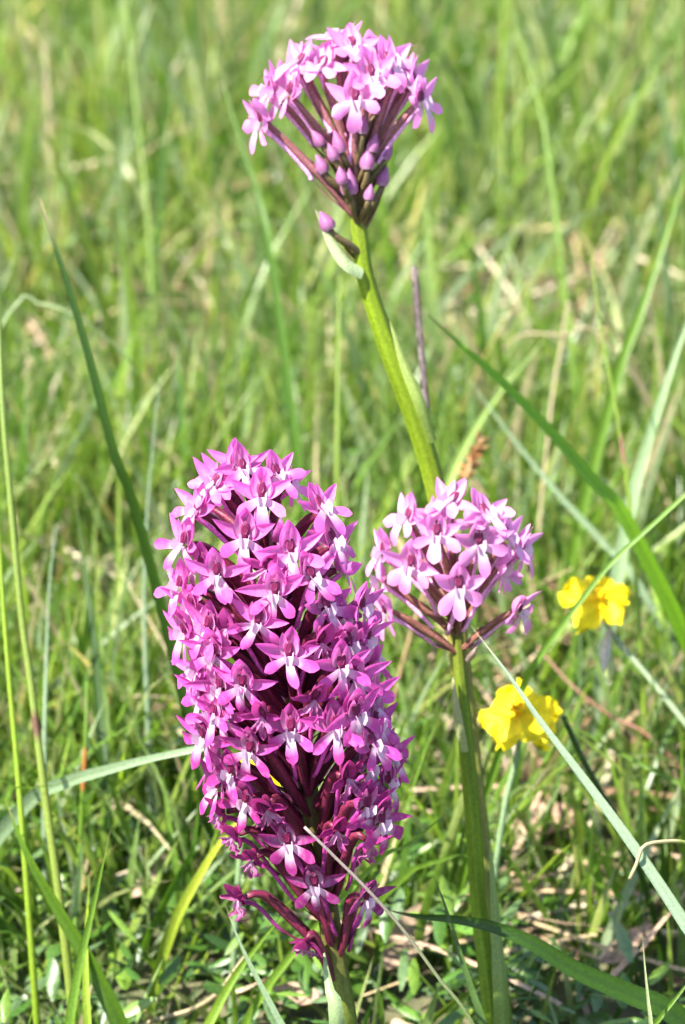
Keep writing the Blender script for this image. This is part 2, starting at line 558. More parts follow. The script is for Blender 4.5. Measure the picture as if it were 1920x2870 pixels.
def sheath_part(plant, base, pts, width, c0, c1, facing, n=18, name="sheath_leaf", fold=0.45):
    """clasping stem leaf: broad at its foot, tapering to a point"""
    sp = spline(pts, n); rows, cols = [], []
    for i, p in enumerate(sp):
        t = i / (n - 1)
        tg = (sp[min(i + 1, n - 1)] - sp[max(i - 1, 0)]).normalized()
        wd = tg.cross(facing).normalized(); nn = wd.cross(tg)
        wv = width * 0.5 * (1 - t ** 2.2) ** 0.8 * (0.75 + 0.25 * math.sin(math.pi * t)) + 0.00015
        rows.append([p + wd * (q * wv) - nn * (fold * wv * q * q) for q in (-1, -.5, 0, .5, 1)])
        cols.append([lerp3(c0, c1, t) if abs(q) > .1 else lerp3(lerp3(c0, c1, t), (0.3, 0.36, 0.15), .2) for q in (-1, -.5, 0, .5, 1)])
    mb = MB(); mb.grid(rows, cols)
    return link(name, mb.mesh(name, M_BLADE, Matrix.Translation(-base)), plant)

def interp(tab, y):
    if y <= tab[0][0]: return tab[0][1:]
    for a, b in zip(tab, tab[1:]):
        if y <= b[0]:
            t = (y - a[0]) / (b[0] - a[0])
            return tuple(a[i] + (b[i] - a[i]) * t for i in range(1, len(a)))
    return tab[-1][1:]

GREEN_STEM = (0.105, 0.160, 0.007)
# ---------------------------------------------------------------- front orchid (tall crowded spike)
# axis table: y, x, depth, spike radius
AX1 = [(1040, 560, 0.598, 60), (1120, 578, 0.599, 130), (1200, 598, 0.600, 185), (1350, 630, 0.602, 228),
       (1500, 655, 0.604, 248), (1650, 680, 0.606, 258), (1800, 704, 0.608, 255), (1950, 728, 0.610, 225),
       (2100, 752, 0.613, 150), (2230, 772, 0.615, 80), (2344, 790, 0.617, 40)]
def ax1(y):
    x, d, r = interp(AX1, y)
    return P(x, y, d), x, d, r
top1 = ax1(1075)[0]
low1 = ax1(2344)[0]
base1 = Vector((low1.x + 0.004, low1.y + 0.006, 0.0))
orch1 = empty("orchid", base1)
tag(orch1, "magenta orchid with a tall crowded spike of open florets, the largest and frontmost", "orchid", "orchids in the meadow")
def stem1col(t, a):
    return ramp([(0, (0.085, 0.13, 0.02)), (0.30, (0.10, 0.13, 0.02)), (0.45, (0.09, 0.07, 0.02)), (0.6, (0.06, 0.05, 0.015)), (1, (0.12, 0.05, 0.03))], t)
stem_part(orch1, base1, [base1, low1.lerp(base1, .4) + Vector((-0.001, 0, 0)), low1, ax1(2230)[0], ax1(2000)[0], ax1(1700)[0], ax1(1400)[0], ax1(1200)[0], top1],
          lambda t: 0.0034 - 0.0019 * t, stem1col, 60)
OV1 = ((0.045, 0.006, 0.014), (0.15, 0.016, 0.045))
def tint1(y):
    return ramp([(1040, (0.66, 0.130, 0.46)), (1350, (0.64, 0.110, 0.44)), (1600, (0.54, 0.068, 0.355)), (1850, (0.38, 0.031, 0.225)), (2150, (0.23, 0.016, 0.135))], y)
# x, y, yaw override, elevation, roll, form
FL1 = [
 (613,1142,None,30,4,0), (660,1090,38,34,-10,1), (490,1112,-52,34,10,2), (441,1172,-62,22,6,3), (565,1235,-8,14,2,4),
 (680,1268,12,12,-4,5), (405,1250,-70,8,-4,6), (487,1318,-26,8,4,7), (731,1326,30,12,-12,8), (631,1362,0,10,0,0),
 (386,1348,-80,6,0,1), (429,1392,-60,4,4,2), (587,1428,-12,8,6,3), (662,1505,4,8,-2,4), (484,1502,-34,4,2,5),
 (414,1452,-75,0,0,6), (790,1424,58,18,-6,7), (768,1168,64,36,0,8), (790,1248,76,20,0,0), (836,1398,72,12,0,1),
 (846,1468,66,-6,0,2), (786,1532,30,6,-10,3), (440,1540,-72,4,0,4), (552,1572,-30,4,4,5), (456,1600,-70,0,0,6),
 (507,1648,-42,6,2,7), (458,1690,-64,-2,0,8), (567,1722,-32,6,8,0), (666,1676,-2,10,-4,1), (772,1672,20,10,-10,2),
 (862,1708,54,10,-6,3), (852,1606,60,8,0,4), (896,1796,70,4,0,5), (879,1888,58,4,-8,6),
 (556,1838,-38,2,4,7), (489,1808,-62,2,0,8), (658,1934,-6,10,2,0), (722,2030,6,-4,0,1), (838,2062,48,-10,0,2),
 (546,1066,-24,36,0,3), (574,1078,14,40,0,7), (512,1104,-48,46,0,4), (870,1660,64,12,4,7), (905,1740,80,0,0,6),
 (752,1395,44,12,0,1), (806,1482,52,8,0,2), (818,1562,48,6,0,3), (824,1642,46,8,0,4), (850,1765,52,6,0,5), (842,1852,50,0,0,6),
 (468,1440,-52,6,0,7), (498,1580,-48,4,0,8), (482,1640,-56,2,0,0), (522,1772,-48,4,0,1), (445,1300,-64,8,0,2),
]
WL1 = [(531,1914,-54,-6), (574,1968,-40,-14), (545,2058,-66,-8), (700,2160,-30,-40), (795,1782,34,0), (500,1862,-70,-10), (850,1930,62,-20), (610,1300,-4,10), (735,1470,24,0), (600,1640,-24,0), (720,1600,12,4), (520,1440,-44,6), (612,1850,-20,-4), (770,1900,28,-10)]
def put1(x, y, yaw, el, roll, form, wilt=False):
    c0, axx, d, r = ax1(y)
    if yaw is None:
        yaw = math.degrees(math.asin(max(-1, min(1, (x - axx) / max(r, 40)))))
    x = axx + (x - axx) * (0.96 if y > 1380 else 0.90) - max(0, 1380 - y) * 0.05
    yr = math.radians(yaw + random.uniform(-9, 9)); el += random.uniform(-9, 9) + 4
    if abs(yaw) < 100: yr *= 0.82
    roll += random.uniform(-10, 10)
    form = random.randrange(18)
    dep = d - max(60, r * random.uniform(0.70, 0.88)) * S0 * math.cos(yr)
    c = P(x, y, dep)
    low = 40 + 95 * min(1, r / 200.0)
    ay = min(y + low, 2235)
    at, _, _, _ = ax1(ay)
    au = (ax1(ay - 40)[0] - at).normalized()
    at = at + face_vec(yr, 0) * 0.0016
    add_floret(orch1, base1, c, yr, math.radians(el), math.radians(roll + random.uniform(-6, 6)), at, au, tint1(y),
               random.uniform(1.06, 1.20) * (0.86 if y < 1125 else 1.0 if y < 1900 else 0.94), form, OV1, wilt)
for (x, y, yaw, el, roll, form) in FL1:
    put1(x, y, yaw, el, roll, form)
for (x, y, yaw, el) in WL1:
    put1(x, y, yaw, el, random.uniform(-20, 20), 0, True)
# florets on the far side of the spike
for i in range(20):
    y = 1110 + 40 * i + random.uniform(-8, 8)
    yaw = 180 + ((i * 137.5) % 170 - 85)
    _, axx, d, r = ax1(y)
    x = axx + math.sin(math.radians(yaw)) * r * 0.88
    put1(x, y, yaw, random.uniform(0, 25), 0, i)
# buds at the tip
for (tx, ty, rx, ry) in ((560, 1030, 572, 1076), (531, 1036, 552, 1084), (584, 1046, 590, 1090)):
    d = ax1(1080)[2] - 0.004
    at = ax1(1135)[0]
    add_bud(orch1, base1, P(tx, ty, d), P(rx, ry, d), at, Vector((0, 0, 1)), (0.30, 0.035, 0.21), 0.0034, OV1, 0.25)
# glaucous clasping leaf at the stem foot
lf = [base1 + Vector((-0.004, -0.003, 0)), P(772, 2344, 0.606), P(752, 2260, 0.606), P(741, 2175, 0.609)]
sheath_part(orch1, base1, lf, 0.0075, (0.15, 0.22, 0.10), (0.19, 0.25, 0.12), Vector((0, -1, 0.2)))

# ---------------------------------------------------------------- middle orchid (short dome of pale florets)
OVR = 0.72
STRAIGHT = True
OV2 = ((0.10, 0.036, 0.030), (0.23, 0.10, 0.070))
d2 = 0.648
AX2 = [(1120, 1040, d2 - .004, 120), (1250, 1043, d2 - .002, 150), (1400, 1048, d2, 140), (1510, 1052, d2 + .001, 60), (2344, 1128, d2 + .012, 40)]
def ax2(y):
    x, d, r = interp(AX2, y)
    return P(x, y, d), x, d, r
low2 = P(1126, 2344, d2 + .006)
base2 = Vector((low2.x + .002, low2.y + .002, 0))
orch2 = empty("orchid", base2)
tag(orch2, "pale pink orchid with a small domed head, straight stem beside the yellow flowers", "orchid", "orchids in the meadow")
stem_part(orch2, base2, [base2, low2, P(1098, 2100, d2 + .005), P(1080, 1850, d2 + .003), P(1062, 1650, d2 + .002), P(1050, 1500, d2 + .001), P(1046, 1380, d2), P(1042, 1250, d2)],
          lambda t: 0.0021 - 0.0002 * t if t < .72 else 0.00195 - 0.0045 * (t - .72),
          lambda t, a: ramp([(0, (0.09, 0.145, 0.012)), (0.5, (0.10, 0.155, 0.006)), (0.75, (0.085, 0.13, 0.008)), (1, (0.10, 0.07, 0.02))], t), 50)
TINT2 = (0.70, 0.250, 0.55)
FL2 = [(1000,1215,-6,14,0,1), (1097,1236,14,14,-4,3), (941,1288,-24,10,2,5), (1052,1338,2,10,-4,7), (928,1178,-60,30,0,0), (876,1256,-70,12,0,2),
       (886,1396,-62,-14,6,4), (1027,1138,-40,66,0,6), (1118,1166,40,48,-6,8), (1163,1226,58,22,0,1), (1194,1250,76,4,0,2), (1148,1292,70,-14,0,3),
       (1187,1392,56,-12,-22,4), (870,1320,-82,0,0,6), (1000,1170,-160,30,0,0), (1085,1190,165,34,0,5), (1140,1300,140,10,0,8), (960,1260,-140,16,0,7)]
for (x, y, yaw, el, roll, form) in FL2:
    yr = math.radians(yaw)
    _, axx, d, r = ax2(y)
    y = 1282 + (y - 1270) * 0.98
    c = P(x, y, d - 0.0125 * math.cos(yr))
    ay = min(1492, 1335 + (y - 1130) * 0.56 + random.uniform(-14, 14))
    at = ax2(ay)[0] + face_vec(yr, 0) * 0.001
    add_floret(orch2, base2, c, yr, math.radians(el), math.radians(roll), at, Vector((0, 0, 1)), TINT2, random.uniform(1.08, 1.22), 18 + form % 9, OV2)
# loose bract leaning out of the head's foot, sheath on the stem
sheath_part(orch2, base2, [P(1062, 1722, d2 - .0015), P(1048, 1660, d2 - .003), P(1040, 1600, d2 - .003), P(1036, 1550, d2 - .002)], 0.0026, (0.20, 0.22, 0.09), (0.25, 0.22, 0.12), Vector((-.5, -1, 0.2)))
sheath_part(orch2, base2, [base2 + Vector((.003, -.004, 0)), P(1150, 2300, d2 + .001), P(1138, 2120, d2 + .001), P(1128, 2000, d2 + .001), P(1122, 1925, d2 + .002)], 0.0048, (0.10, 0.15, 0.03), (0.15, 0.20, 0.05), Vector((.4, -1, 0.2)))
sheath_part(orch2, base2, [P(1070, 1515, d2 - .002), P(1082, 1498, d2 - .004), P(1094, 1480, d2 - .004)], 0.0016, (0.25, 0.17, 0.15), (0.2, 0.13, 0.12), Vector((0, -1, 0.2)))

# ---------------------------------------------------------------- tall orchid (head above, leaning stem)
OV3 = ((0.12, 0.045, 0.040), (0.28, 0.11, 0.12))
d3 = 0.655
ST3 = [(200, 798, d3), (330, 806, d3), (440, 812, d3 + .001), (540, 824, d3 + .002), (640, 838, d3 + .003), (800, 890, d3 + .006), (950, 946, d3 + .009), (1100, 992, d3 + .012), (1300, 1030, d3 + .015), (1600, 1062, d3 + .018), (2000, 1108, d3 + .02), (2344, 1152, d3 + .021)]
def ax3(y):
    x, d = interp(ST3, y)
    return P(x, y, d), x, d
low3 = ax3(2344)[0]
base3 = Vector((low3.x + .002, low3.y + .001, 0))
orch3 = empty("orchid", base3)
tag(orch3, "tall lilac pink orchid with a leaning stem, its head highest of the three", "orchid", "orchids in the meadow")
stem_part(orch3, base3, [base3] + [P(x, y, d) for (y, x, d) in reversed(ST3)],
          lambda t: ramp([(0, (0.0026, 0, 0)), (0.55, (0.0027, 0, 0)), (0.75, (0.0026, 0, 0)), (0.86, (0.0020, 0, 0)), (1, (0.0008, 0, 0))], t)[0],
          lambda t, a: ramp([(0, (0.10, 0.14, 0.02)), (0.50, (0.15, 0.13, 0.03)), (0.56, (0.15, 0.14, 0.03)), (0.62, GREEN_STEM), (0.85, (0.12, 0.175, 0.008)), (1, (0.10, 0.07, 0.03))], t), 70)
TINT3 = (0.70, 0.240, 0.55)
FL3 = [(813,226,4,22,-4,0), (849,172,14,34,-6,1), (664,212,-58,22,12,2), (608,276,-62,-2,8,3), (624,206,-78,20,0,4), (736,146,-22,64,0,5), (682,142,-56,50,0,6),
       (808,104,10,60,0,7), (766,84,-100,70,0,8), (893,140,42,48,0,0), (908,176,62,28,0,1), (956,230,60,8,-8,2), (942,186,80,22,0,3),
       (778,130,170,50,0,4), (858,120,150,44,0,5), (706,168,-130,30,0,6), (918,190,120,22,0,7), (640,200,-110,14,0,8), (790,110,-150,60,0,2), (838,214,150,30,0,3)]
for (x, y, yaw, el, roll, form) in FL3:
    yr = math.radians(yaw)
    x = 800 + (x - 800) * 1.05; y += 8
    c = P(x, y, d3 - 0.013 * math.cos(yr) * math.cos(math.radians(el)) - 0.001)
    ay = 325 + (y - 80) * 0.70 + random.uniform(-30, 30)
    at = ax3(ay)[0] + face_vec(yr, 0) * 0.001
    add_floret(orch3, base3, c, yr, math.radians(el), math.radians(roll), at, Vector((-0.1, 0, 1)), TINT3, 1.2, (18 + form % 9) if random.random() < .6 else form, OV3)
BT3 = (0.36, 0.125, 0.29)
# tip x, y, root x, y, depth offset, attach y, size
for (tx, ty, rx, ry, dd, ay, sz) in ((799,384,802,446,-.006,530,.0049), (843,332,842,388,-.007,490,.0042), (886,378,874,426,-.002,535,.0036),
        (764,296,782,350,-.008,430,.0036), (722,352,744,396,-.005,470,.0036), (690,356,716,388,-.002,480,.0028), (731,483,757,526,-.004,600,.0042),
        (876,228,858,262,-.004,420,.0032), (700,270,722,300,-.001,440,.003), (806,300,812,340,-.004,450,.003),
        (712,296,738,334,-.006,450,.0032), (750,326,768,366,-.009,470,.0032), (862,304,852,348,-.008,455,.0034), (898,322,880,366,-.003,470,.0032), (832,262,830,306,-.010,440,.0034), (776,380,786,420,-.010,500,.0034), (850,420,844,458,-.006,520,.003)):
    at = ax3(ay)[0]
    add_bud(orch3, base3, P(tx, ty, d3 + dd), P(rx, ry, d3 + dd * .9), at, Vector((-0.1, 0, 1)), BT3, sz, ((0.06, 0.05, 0.02), (0.13, 0.085, 0.035)), 0.12)
# pale green bract below the head, sheath along the leaning stem
sheath_part(orch3, base3, [P(832, 624, d3 - .001), P(795, 600, d3 - .004), P(765, 555, d3 - .004), P(744, 515, d3 - .003), P(722, 478, d3 - .002)], 0.0042, (0.42, 0.48, 0.26), (0.16, 0.17, 0.09), Vector((.6, -.6, .7)))
sheath_part(orch3, base3, [P(992, 1012, d3 + .007), P(962, 920, d3 + .003), P(925, 830, d3 + .003), P(905, 770, d3 + .003), P(893, 735, d3 + .003)], 0.0034, (0.14, 0.21, 0.03), (0.22, 0.26, 0.07), Vector((.5, -1, 0.25)))

# ------------------------------------------------------------------ single grass blades one can pick out
C_GREEN = (0.075, 0.145, 0.008)
C_DARK = (0.020, 0.052, 0.004)  # dark green, lowered further so the blades' shaded side sits in the colour
C_LIME = (0.17, 0.25, 0.018)
C_GLAU = (0.19, 0.26, 0.15)
C_STRAW = (0.36, 0.29, 0.17)
C_GREY = (0.15, 0.21, 0.12)

def to_ground(a, b, n=2):
    """points carrying the line a->b on down to the ground, bending upright"""
    d = (b - a).normalized()
    if d.z > -0.25: d = (d + Vector((0, 0, -0.8))).normalized()
    out = []; p = b.copy()
    for i in range(n):
        d = (d * 0.7 + Vector((0, 0, -0.35))).normalized()
        step = (p.z / -d.z) / (n - i)
        p = p + d * step
        out.append(p.copy())
    out[-1].z = -0.002
    return out

def blade(name, label, cat, pts, width, c_root, c_tip, kind='blade', tip=0.02, root=True, twist=0.0, group="single grass blades", fold=0.35, wpow=1.0, bumps=0.0, colf=None):
    """pts: (px, py, depth) from the tip down"""
    w3 = [P(*p) for p in pts]
    if root and w3[-1].z > 0.002:
        w3 += to_ground(w3[-2], w3[-1])
    w3 = w3[::-1]
    base = w3[0].copy()
    n = max(24, 8 * len(w3))
    sp = spline(w3, n)
    mb = MB()
    if kind == 'tube':
        tube(mb, sp, lambda t: width * 0.5 * (1 - t * (1 - tip)) * (1 + bumps * random.uniform(-1, 1)),
             colf or (lambda t, a: lerp3(c_root, c_tip, t)), 8)
    else:
        rows, cols = [], []
        for i, p in enumerate(sp):
            t = i / (n - 1)
            tg = (sp[min(i + 1, n - 1)] - sp[max(i - 1, 0)]).normalized()
            view = (CAM - p).normalized()
            fn = Vector((0, -0.85, 0.5))
            wd = tg.cross(fn).normalized(); nn = wd.cross(tg).normalized()
            an = twist * (t - 0.3) + 0.25 * math.sin(5 * t + width * 9000)
            wd, nn = wd * math.cos(an) + nn * math.sin(an), nn * math.cos(an) - wd * math.sin(an)
            wv = width * 0.5 * (min(1, 0.55 + t * 1.5)) * max(tip, 1 - max(0, (t - 0.35) / 0.65) ** 1.7) ** wpow
            rows.append([p + wd * (q * wv) + nn * (fold * wv * q * q) for q in (-1, -.5, 0, .5, 1)])
            c = colf(t, 0) if colf else lerp3(c_root, c_tip, t)
            if t > .93: c = lerp3(c, (0.26, 0.18, 0.09), (t - .93) * 9)
            vr = [0.9, 1.06, 0.8, 1.06, 0.92]
            cols.append([tuple(x * vr[k] for x in c) for k in range(5)])
        mb.grid(rows, cols)
    o = link(name, mb.mesh(name, M_BLADE, Matrix.Translation(-base)))
    o.location = base
    return tag(o, label, cat, group)

B = blade
B("grass_shoot", "dark green arching grass blade crossing the left side, above the pale crosswise blade", "grass blade",
  [(92,455,.695),(120,545,.692),(160,665,.692),(215,855,.695),(262,1035,.70),(318,1190,.708)], .0034, C_DARK, C_DARK, twist=.4, wpow=.55)  # the blade's shaded side is put into its dark colour
B("grass_stalk", "yellow green grass stalk at the left edge, thick and jointed, running almost full height", "grass stalk",
  [(-6,620,.70),(4,900,.69),(22,1120,.685),(48,1400,.68),(70,1560,.677),(100,1800,.672),(140,2090,.668)], .0026, (0.14,0.17,0.03), C_GREEN, 'tube', tip=.55,
  colf=lambda t, a: (0.10,0.05,0.03) if abs(t-.46) < .012 else lerp3((0.16,0.20,0.03),(0.12,0.18,0.03),t))
B("grass_stalk", "thin lime stalk hugging the left edge beside the thick jointed stalk", "grass stalk",
  [(-8,1120,.69),(4,1330,.688),(18,1520,.685),(38,1740,.682),(56,1960,.68)], .0021, C_LIME, C_LIME, 'tube', tip=.5)
B("grass_stalk", "pale grey green upright stalk behind the two lime stalks on the left", "grass stalk",
  [(128,1200,.76),(112,1360,.757),(106,1520,.754),(102,1700,.75)], .0024, C_GLAU, C_GLAU, 'tube', tip=.12)
B("grass_stalk", "grey green upright stalk left of the big magenta spike, meeting the dark blade's foot", "grass stalk",
  [(366,860,.80),(352,1000,.795),(336,1200,.79),(330,1400,.785),(338,1640,.78)], .0023, C_GREY, C_GREY, 'tube', tip=.12)
B("grass_shoot", "pale glaucous blade lying almost level behind the spike's left side", "grass blade",
  [(560,1690,.655),(440,1716,.66),(340,1737,.665),(250,1760,.672),(150,1790,.68),(60,1840,.69)], .0044, (0.14,0.2,0.10), C_GLAU, tip=.4, fold=.2)
B("grass_shoot", "thin dark blade lying level at the left edge under the pale level blade", "grass blade",
  [(190,1778,.672),(120,1798,.67),(40,1803,.668),(-30,1808,.668)], .0014, C_DARK, C_GREEN)
B("grass_stalk", "blurred yellow green stalk rising to the top edge in the left third", "grass stalk",
  [(278,-60,1.12),(300,120,1.11),(318,300,1.1),(338,480,1.09),(350,700,1.08)], .0024, (0.13,0.20,0.03), (0.13,0.20,0.035), 'tube', tip=.6)
B("grass_shoot", "broad blurred green blade just left of the tall orchid's head", "grass blade",
  [(498,120,.92),(520,220,.915),(548,320,.91),(590,450,.905),(620,600,.90)], .0036, (0.05,0.11,0.008), (0.05,0.11,0.008), twist=.5)
B("grass_shoot", "long bright green blade arching down to the right from the tall orchid's stem", "grass blade",
  [(978,720,.71),(1060,795,.713),(1160,885,.716),(1270,1000,.72),(1360,1105,.725),(1440,1205,.73)], .0050, (0.10,0.20,0.006), (0.12,0.25,0.008), twist=-.2, fold=.2, wpow=.6)
B("grass_shoot", "broad pale glaucous blurred blade leaning in from the right edge", "grass blade",
  [(1610,640,.80),(1555,790,.80),(1512,920,.802),(1470,1060,.808),(1440,1180,.812)], .0048, C_GLAU, (0.22,0.31,0.15), twist=.4)
B("grass_stalk", "yellow green jointed stalk with a red brown knot right of the arching bright blade", "grass stalk",
  [(1352,560,.79),(1372,730,.785),(1400,880,.782),(1420,1000,.78),(1442,1165,.778)], .0022, C_LIME, C_LIME, 'tube', tip=.2,
  colf=lambda t, a: (0.22,0.10,0.07) if abs(t-.655) < .02 else (0.15,0.22,0.025))
B("grass_shoot", "green blade slanting across the front of the upper yellow flower", "grass blade",
  [(1620,1085,.685),(1500,1195,.688),(1400,1288,.69),(1310,1400,.692),(1230,1510,.695),(1190,1590,.70)], .0024, C_GREEN, (0.11,0.2,0.03), tip=.5)
B("grass_shoot", "sharp pale blue green blade slanting from the small pink head down to the right edge", "grass blade",
  [(1078,1432,.622),(1160,1540,.616),(1240,1655,.612),(1350,1800,.607),(1460,1950,.602),(1568,2112,.598),(1640,2230,.595)], .0034, (0.18,0.25,0.16), (0.17,0.23,0.15), fold=.6, wpow=.9)
B("dry_twig", "thin grey brown stem slanting in front of the magenta spike's foot", "dry stem",
  [(697,1893,.578),(770,1965,.580),(840,2035,.582),(920,2125,.585),(1005,2240,.588),(1090,2356,.592)], .00115, (0.13,0.17,0.05), (0.25,0.20,0.18), 'tube', tip=.62, group="dry stems",
  colf=lambda t, a: ramp([(0,(0.10,0.16,0.03)),(.5,(0.13,0.19,0.05)),(.75,(0.20,0.19,0.12)),(.85,(0.24,0.19,0.17)),(1,(0.28,0.22,0.21))],t))
B("grass_shoot", "dark green broad blade arching right across the middle orchid's stem near the bottom", "grass blade",
  [(872,2080,.640),(950,2096,.632),(1040,2104,.628),(1130,2122,.626),(1220,2160,.626),(1320,2222,.628),(1440,2275,.63),(1560,2335,.632)], .0058, C_DARK, C_DARK, fold=.3, twist=.3)
B("grass_shoot", "thin dark blade rising steeply left of the middle orchid's stem at the bottom", "grass blade",
  [(985,1985,.625),(1018,2070,.622),(1050,2170,.62),(1082,2270,.619),(1110,2360,.618)], .0025, C_DARK, (0.05,0.09,0.02), fold=.5)
B("curled_stem", "thin yellow green stem tip hooked over near the right edge", "curled stem",
  [(1441,2012,.60),(1458,1975,.60),(1472,1938,.600),(1510,1927,.602),(1568,1928,.605),(1640,1960,.61),(1680,2060,.615)], .0011, (0.15,0.19,0.05), (0.30,0.26,0.13), 'tube', tip=.8, group="curled stems",
  colf=lambda t, a: (0.20,0.24,0.06) if t < .86 else (0.34,0.29,0.16))
B("grass_shoot", "thin upright pale green blade tip in the bottom right corner area", "grass blade",
  [(1470,2136,.612),(1476,2210,.611),(1484,2290,.61),(1492,2370,.609)], .0018, (0.13,0.19,0.06), (0.22,0.24,0.13), fold=.6)
B("grass_shoot", "short dark blade leaning into the bottom right corner", "grass blade",
  [(1600,2215,.62),(1555,2275,.618),(1510,2330,.616),(1480,2380,.615)], .003, C_DARK, C_GREEN)
B("grass_shoot", "broad dark green blade bending across the bottom left corner", "grass blade",
  [(12,1830,.655),(60,1950,.655),(130,2075,.658),(200,2190,.66),(270,2330,.662)], .0048, C_DARK, C_GREEN, twist=.5)
B("grass_shoot", "green blade rising from the bottom edge left of centre, leaning right", "grass blade",
  [(252,1900,.64),(232,1990,.64),(205,2110,.64),(178,2230,.64),(158,2360,.64)], .0028, C_GREEN, C_GREEN)
B("grass_shoot", "lime blade standing upright on the bottom edge by the leaning green blade", "grass blade",
  [(205,2010,.66),(198,2120,.66),(196,2240,.658),(200,2360,.656)], .0024, C_LIME, C_LIME)
B("grass_shoot", "yellowed blade standing behind the spike's lower left flowers", "grass blade",
  [(600,1800,.68),(560,1860,.682),(500,1935,.685),(448,2020,.69),(400,2110,.695)], .0032, (0.12,0.2,0.015), (0.28,0.30,0.03), twist=.3)
B("grass_shoot", "slender grey green blade left of the magenta orchid's bare stem", "grass blade",
  [(515,2070,.628),(550,2160,.626),(590,2240,.625),(645,2344,.624),(670,2390,.624)], .0026, C_GREY, C_GREY, fold=.5)
B("grass_shoot", "green blade slanting up right from the bottom edge behind the spike's wilted florets", "grass blade",
  [(668,2070,.66),(600,2150,.66),(540,2230,.66),(490,2320,.66),(460,2390,.66)], .0028, C_LIME, C_GREEN)
B("grass_stalk", "thin lime stalk standing upright between the two flower heads", "grass stalk",
  [(778,630,.86),(776,760,.855),(774,900,.85),(772,1100,.845)], .0026, (0.13,0.2,0.02), (0.14,0.2,0.03), 'tube', tip=.4)
B("grass_shoot", "blurred green blade leaning from the upper right edge towards the straw patch", "grass blade",
  [(1590,330,.90),(1530,520,.89),(1470,700,.885),(1412,860,.88)], .0044, C_GREEN, C_GREEN, twist=.4)
B("grass_shoot", "pale dry blade arching over at the left edge beside the dark arching blade", "grass blade",
  [(335,880,.86),(290,820,.85),(235,765,.845),(160,715,.84),(90,695,.84),(20,715,.84)], .0020, (0.15,0.22,0.09), (0.22,0.27,0.13), tip=.3)
B("grass_shoot", "green blade running from the spike's right side up to the middle orchid's stem", "grass blade",
  [(1062,1828,.64),(1000,1880,.642),(930,1935,.645),(850,1985,.648)], .0022, C_GREEN, (0.13,0.21,0.03))
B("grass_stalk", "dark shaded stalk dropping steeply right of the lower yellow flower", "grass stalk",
  [(1290,1640,.70),(1330,1730,.702),(1385,1830,.705),(1440,1930,.71)], .0022, C_DARK, C_DARK, 'tube', tip=.7)  # the stalk's shade is painted in by the dark green
B("red_stem", "slim reddish stem lying slanted below the upper yellow flower", "stem",
  [(1230,1480,.80),(1310,1570,.79),(1400,1640,.785),(1490,1690,.78)], .0012, (0.24,0.09,0.07), (0.22,0.12,0.07), 'tube', tip=.7, group="dry stems")
B("grass_stalk", "upright stalk with an orange brown joint in the lower left grass", "grass stalk",
  [(200,1560,.735),(196,1690,.73),(190,1800,.728),(180,2000,.725),(168,2180,.72)], .0017, C_GREEN, C_GREEN, 'tube', tip=.6,
  colf=lambda t, a: (0.28,0.10,0.02) if .66 < t < .80 else C_GREEN)
B("grass_shoot", "dark narrow blade standing at the very left edge above the lime stalks", "grass blade",
  [(2,560,.74),(2,640,.738),(0,760,.735),(-8,900,.73)], .0024, C_DARK, C_DARK)
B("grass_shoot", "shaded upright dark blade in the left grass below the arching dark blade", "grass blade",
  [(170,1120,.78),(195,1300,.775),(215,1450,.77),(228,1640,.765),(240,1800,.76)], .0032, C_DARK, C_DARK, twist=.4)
B("grass_shoot", "glaucous narrow blade running parallel under the bright arching blade on the right", "grass blade",
  [(1060,850,.86),(1160,985,.855),(1270,1120,.85),(1380,1240,.845),(1450,1320,.84)], .0026, C_GREY, C_GREY, twist=.3)
B("grass_shoot", "pale lime blade leaning right behind the tall orchid's lower stem", "grass blade",
  [(1260,760,.90),(1150,890,.89),(1080,990,.885),(1020,1120,.88)], .0036, C_LIME, (0.24,0.33,0.10))
B("grass_shoot", "blurred dark blade standing at the upper right corner", "grass blade",
  [(1540,-40,1.0),(1550,120,.99),(1560,280,.985),(1575,420,.98)], .0036, C_DARK, C_GREEN)
B("grass_shoot", "blurred green blade leaning down right from the top edge right of the tall head", "grass blade",
  [(1155,-30,1.02),(1190,90,1.01),(1225,210,1.0),(1250,330,.99)], .0020, C_GREEN, (0.14,0.22,0.04))
B("grass_shoot", "long green blade crossing diagonally from the lower yellow flower to the right edge", "grass blade",
  [(1270,1640,.73),(1360,1690,.728),(1460,1745,.725),(1568,1800,.72),(1640,1840,.72)], .0024, C_DARK, C_GREEN)
B("dry_straw", "pale bent straw lying over the dry patch right of the leaning stem", "straw",
  [(1150,800,.93),(1200,765,.925),(1290,768,.92),(1380,772,.92)], .0015, C_STRAW, (0.30,0.24,0.14), 'tube', tip=.6, group="dry stems")
B("dry_straw", "tan upright straw in the dry patch right of the leaning stem", "straw",
  [(1300,690,.93),(1285,790,.92),(1270,870,.915),(1262,930,.91)], .0013, C_STRAW, C_STRAW, 'tube', tip=.6, group="dry stems")
B("dry_straw", "long brown straw lying along the bottom edge left of the orchid stem", "straw",
  [(560,2190,.70),(500,2270,.695),(440,2310,.69),(330,2345,.69)], .0016, C_STRAW, C_STRAW, 'tube', tip=.6, group="dry stems")

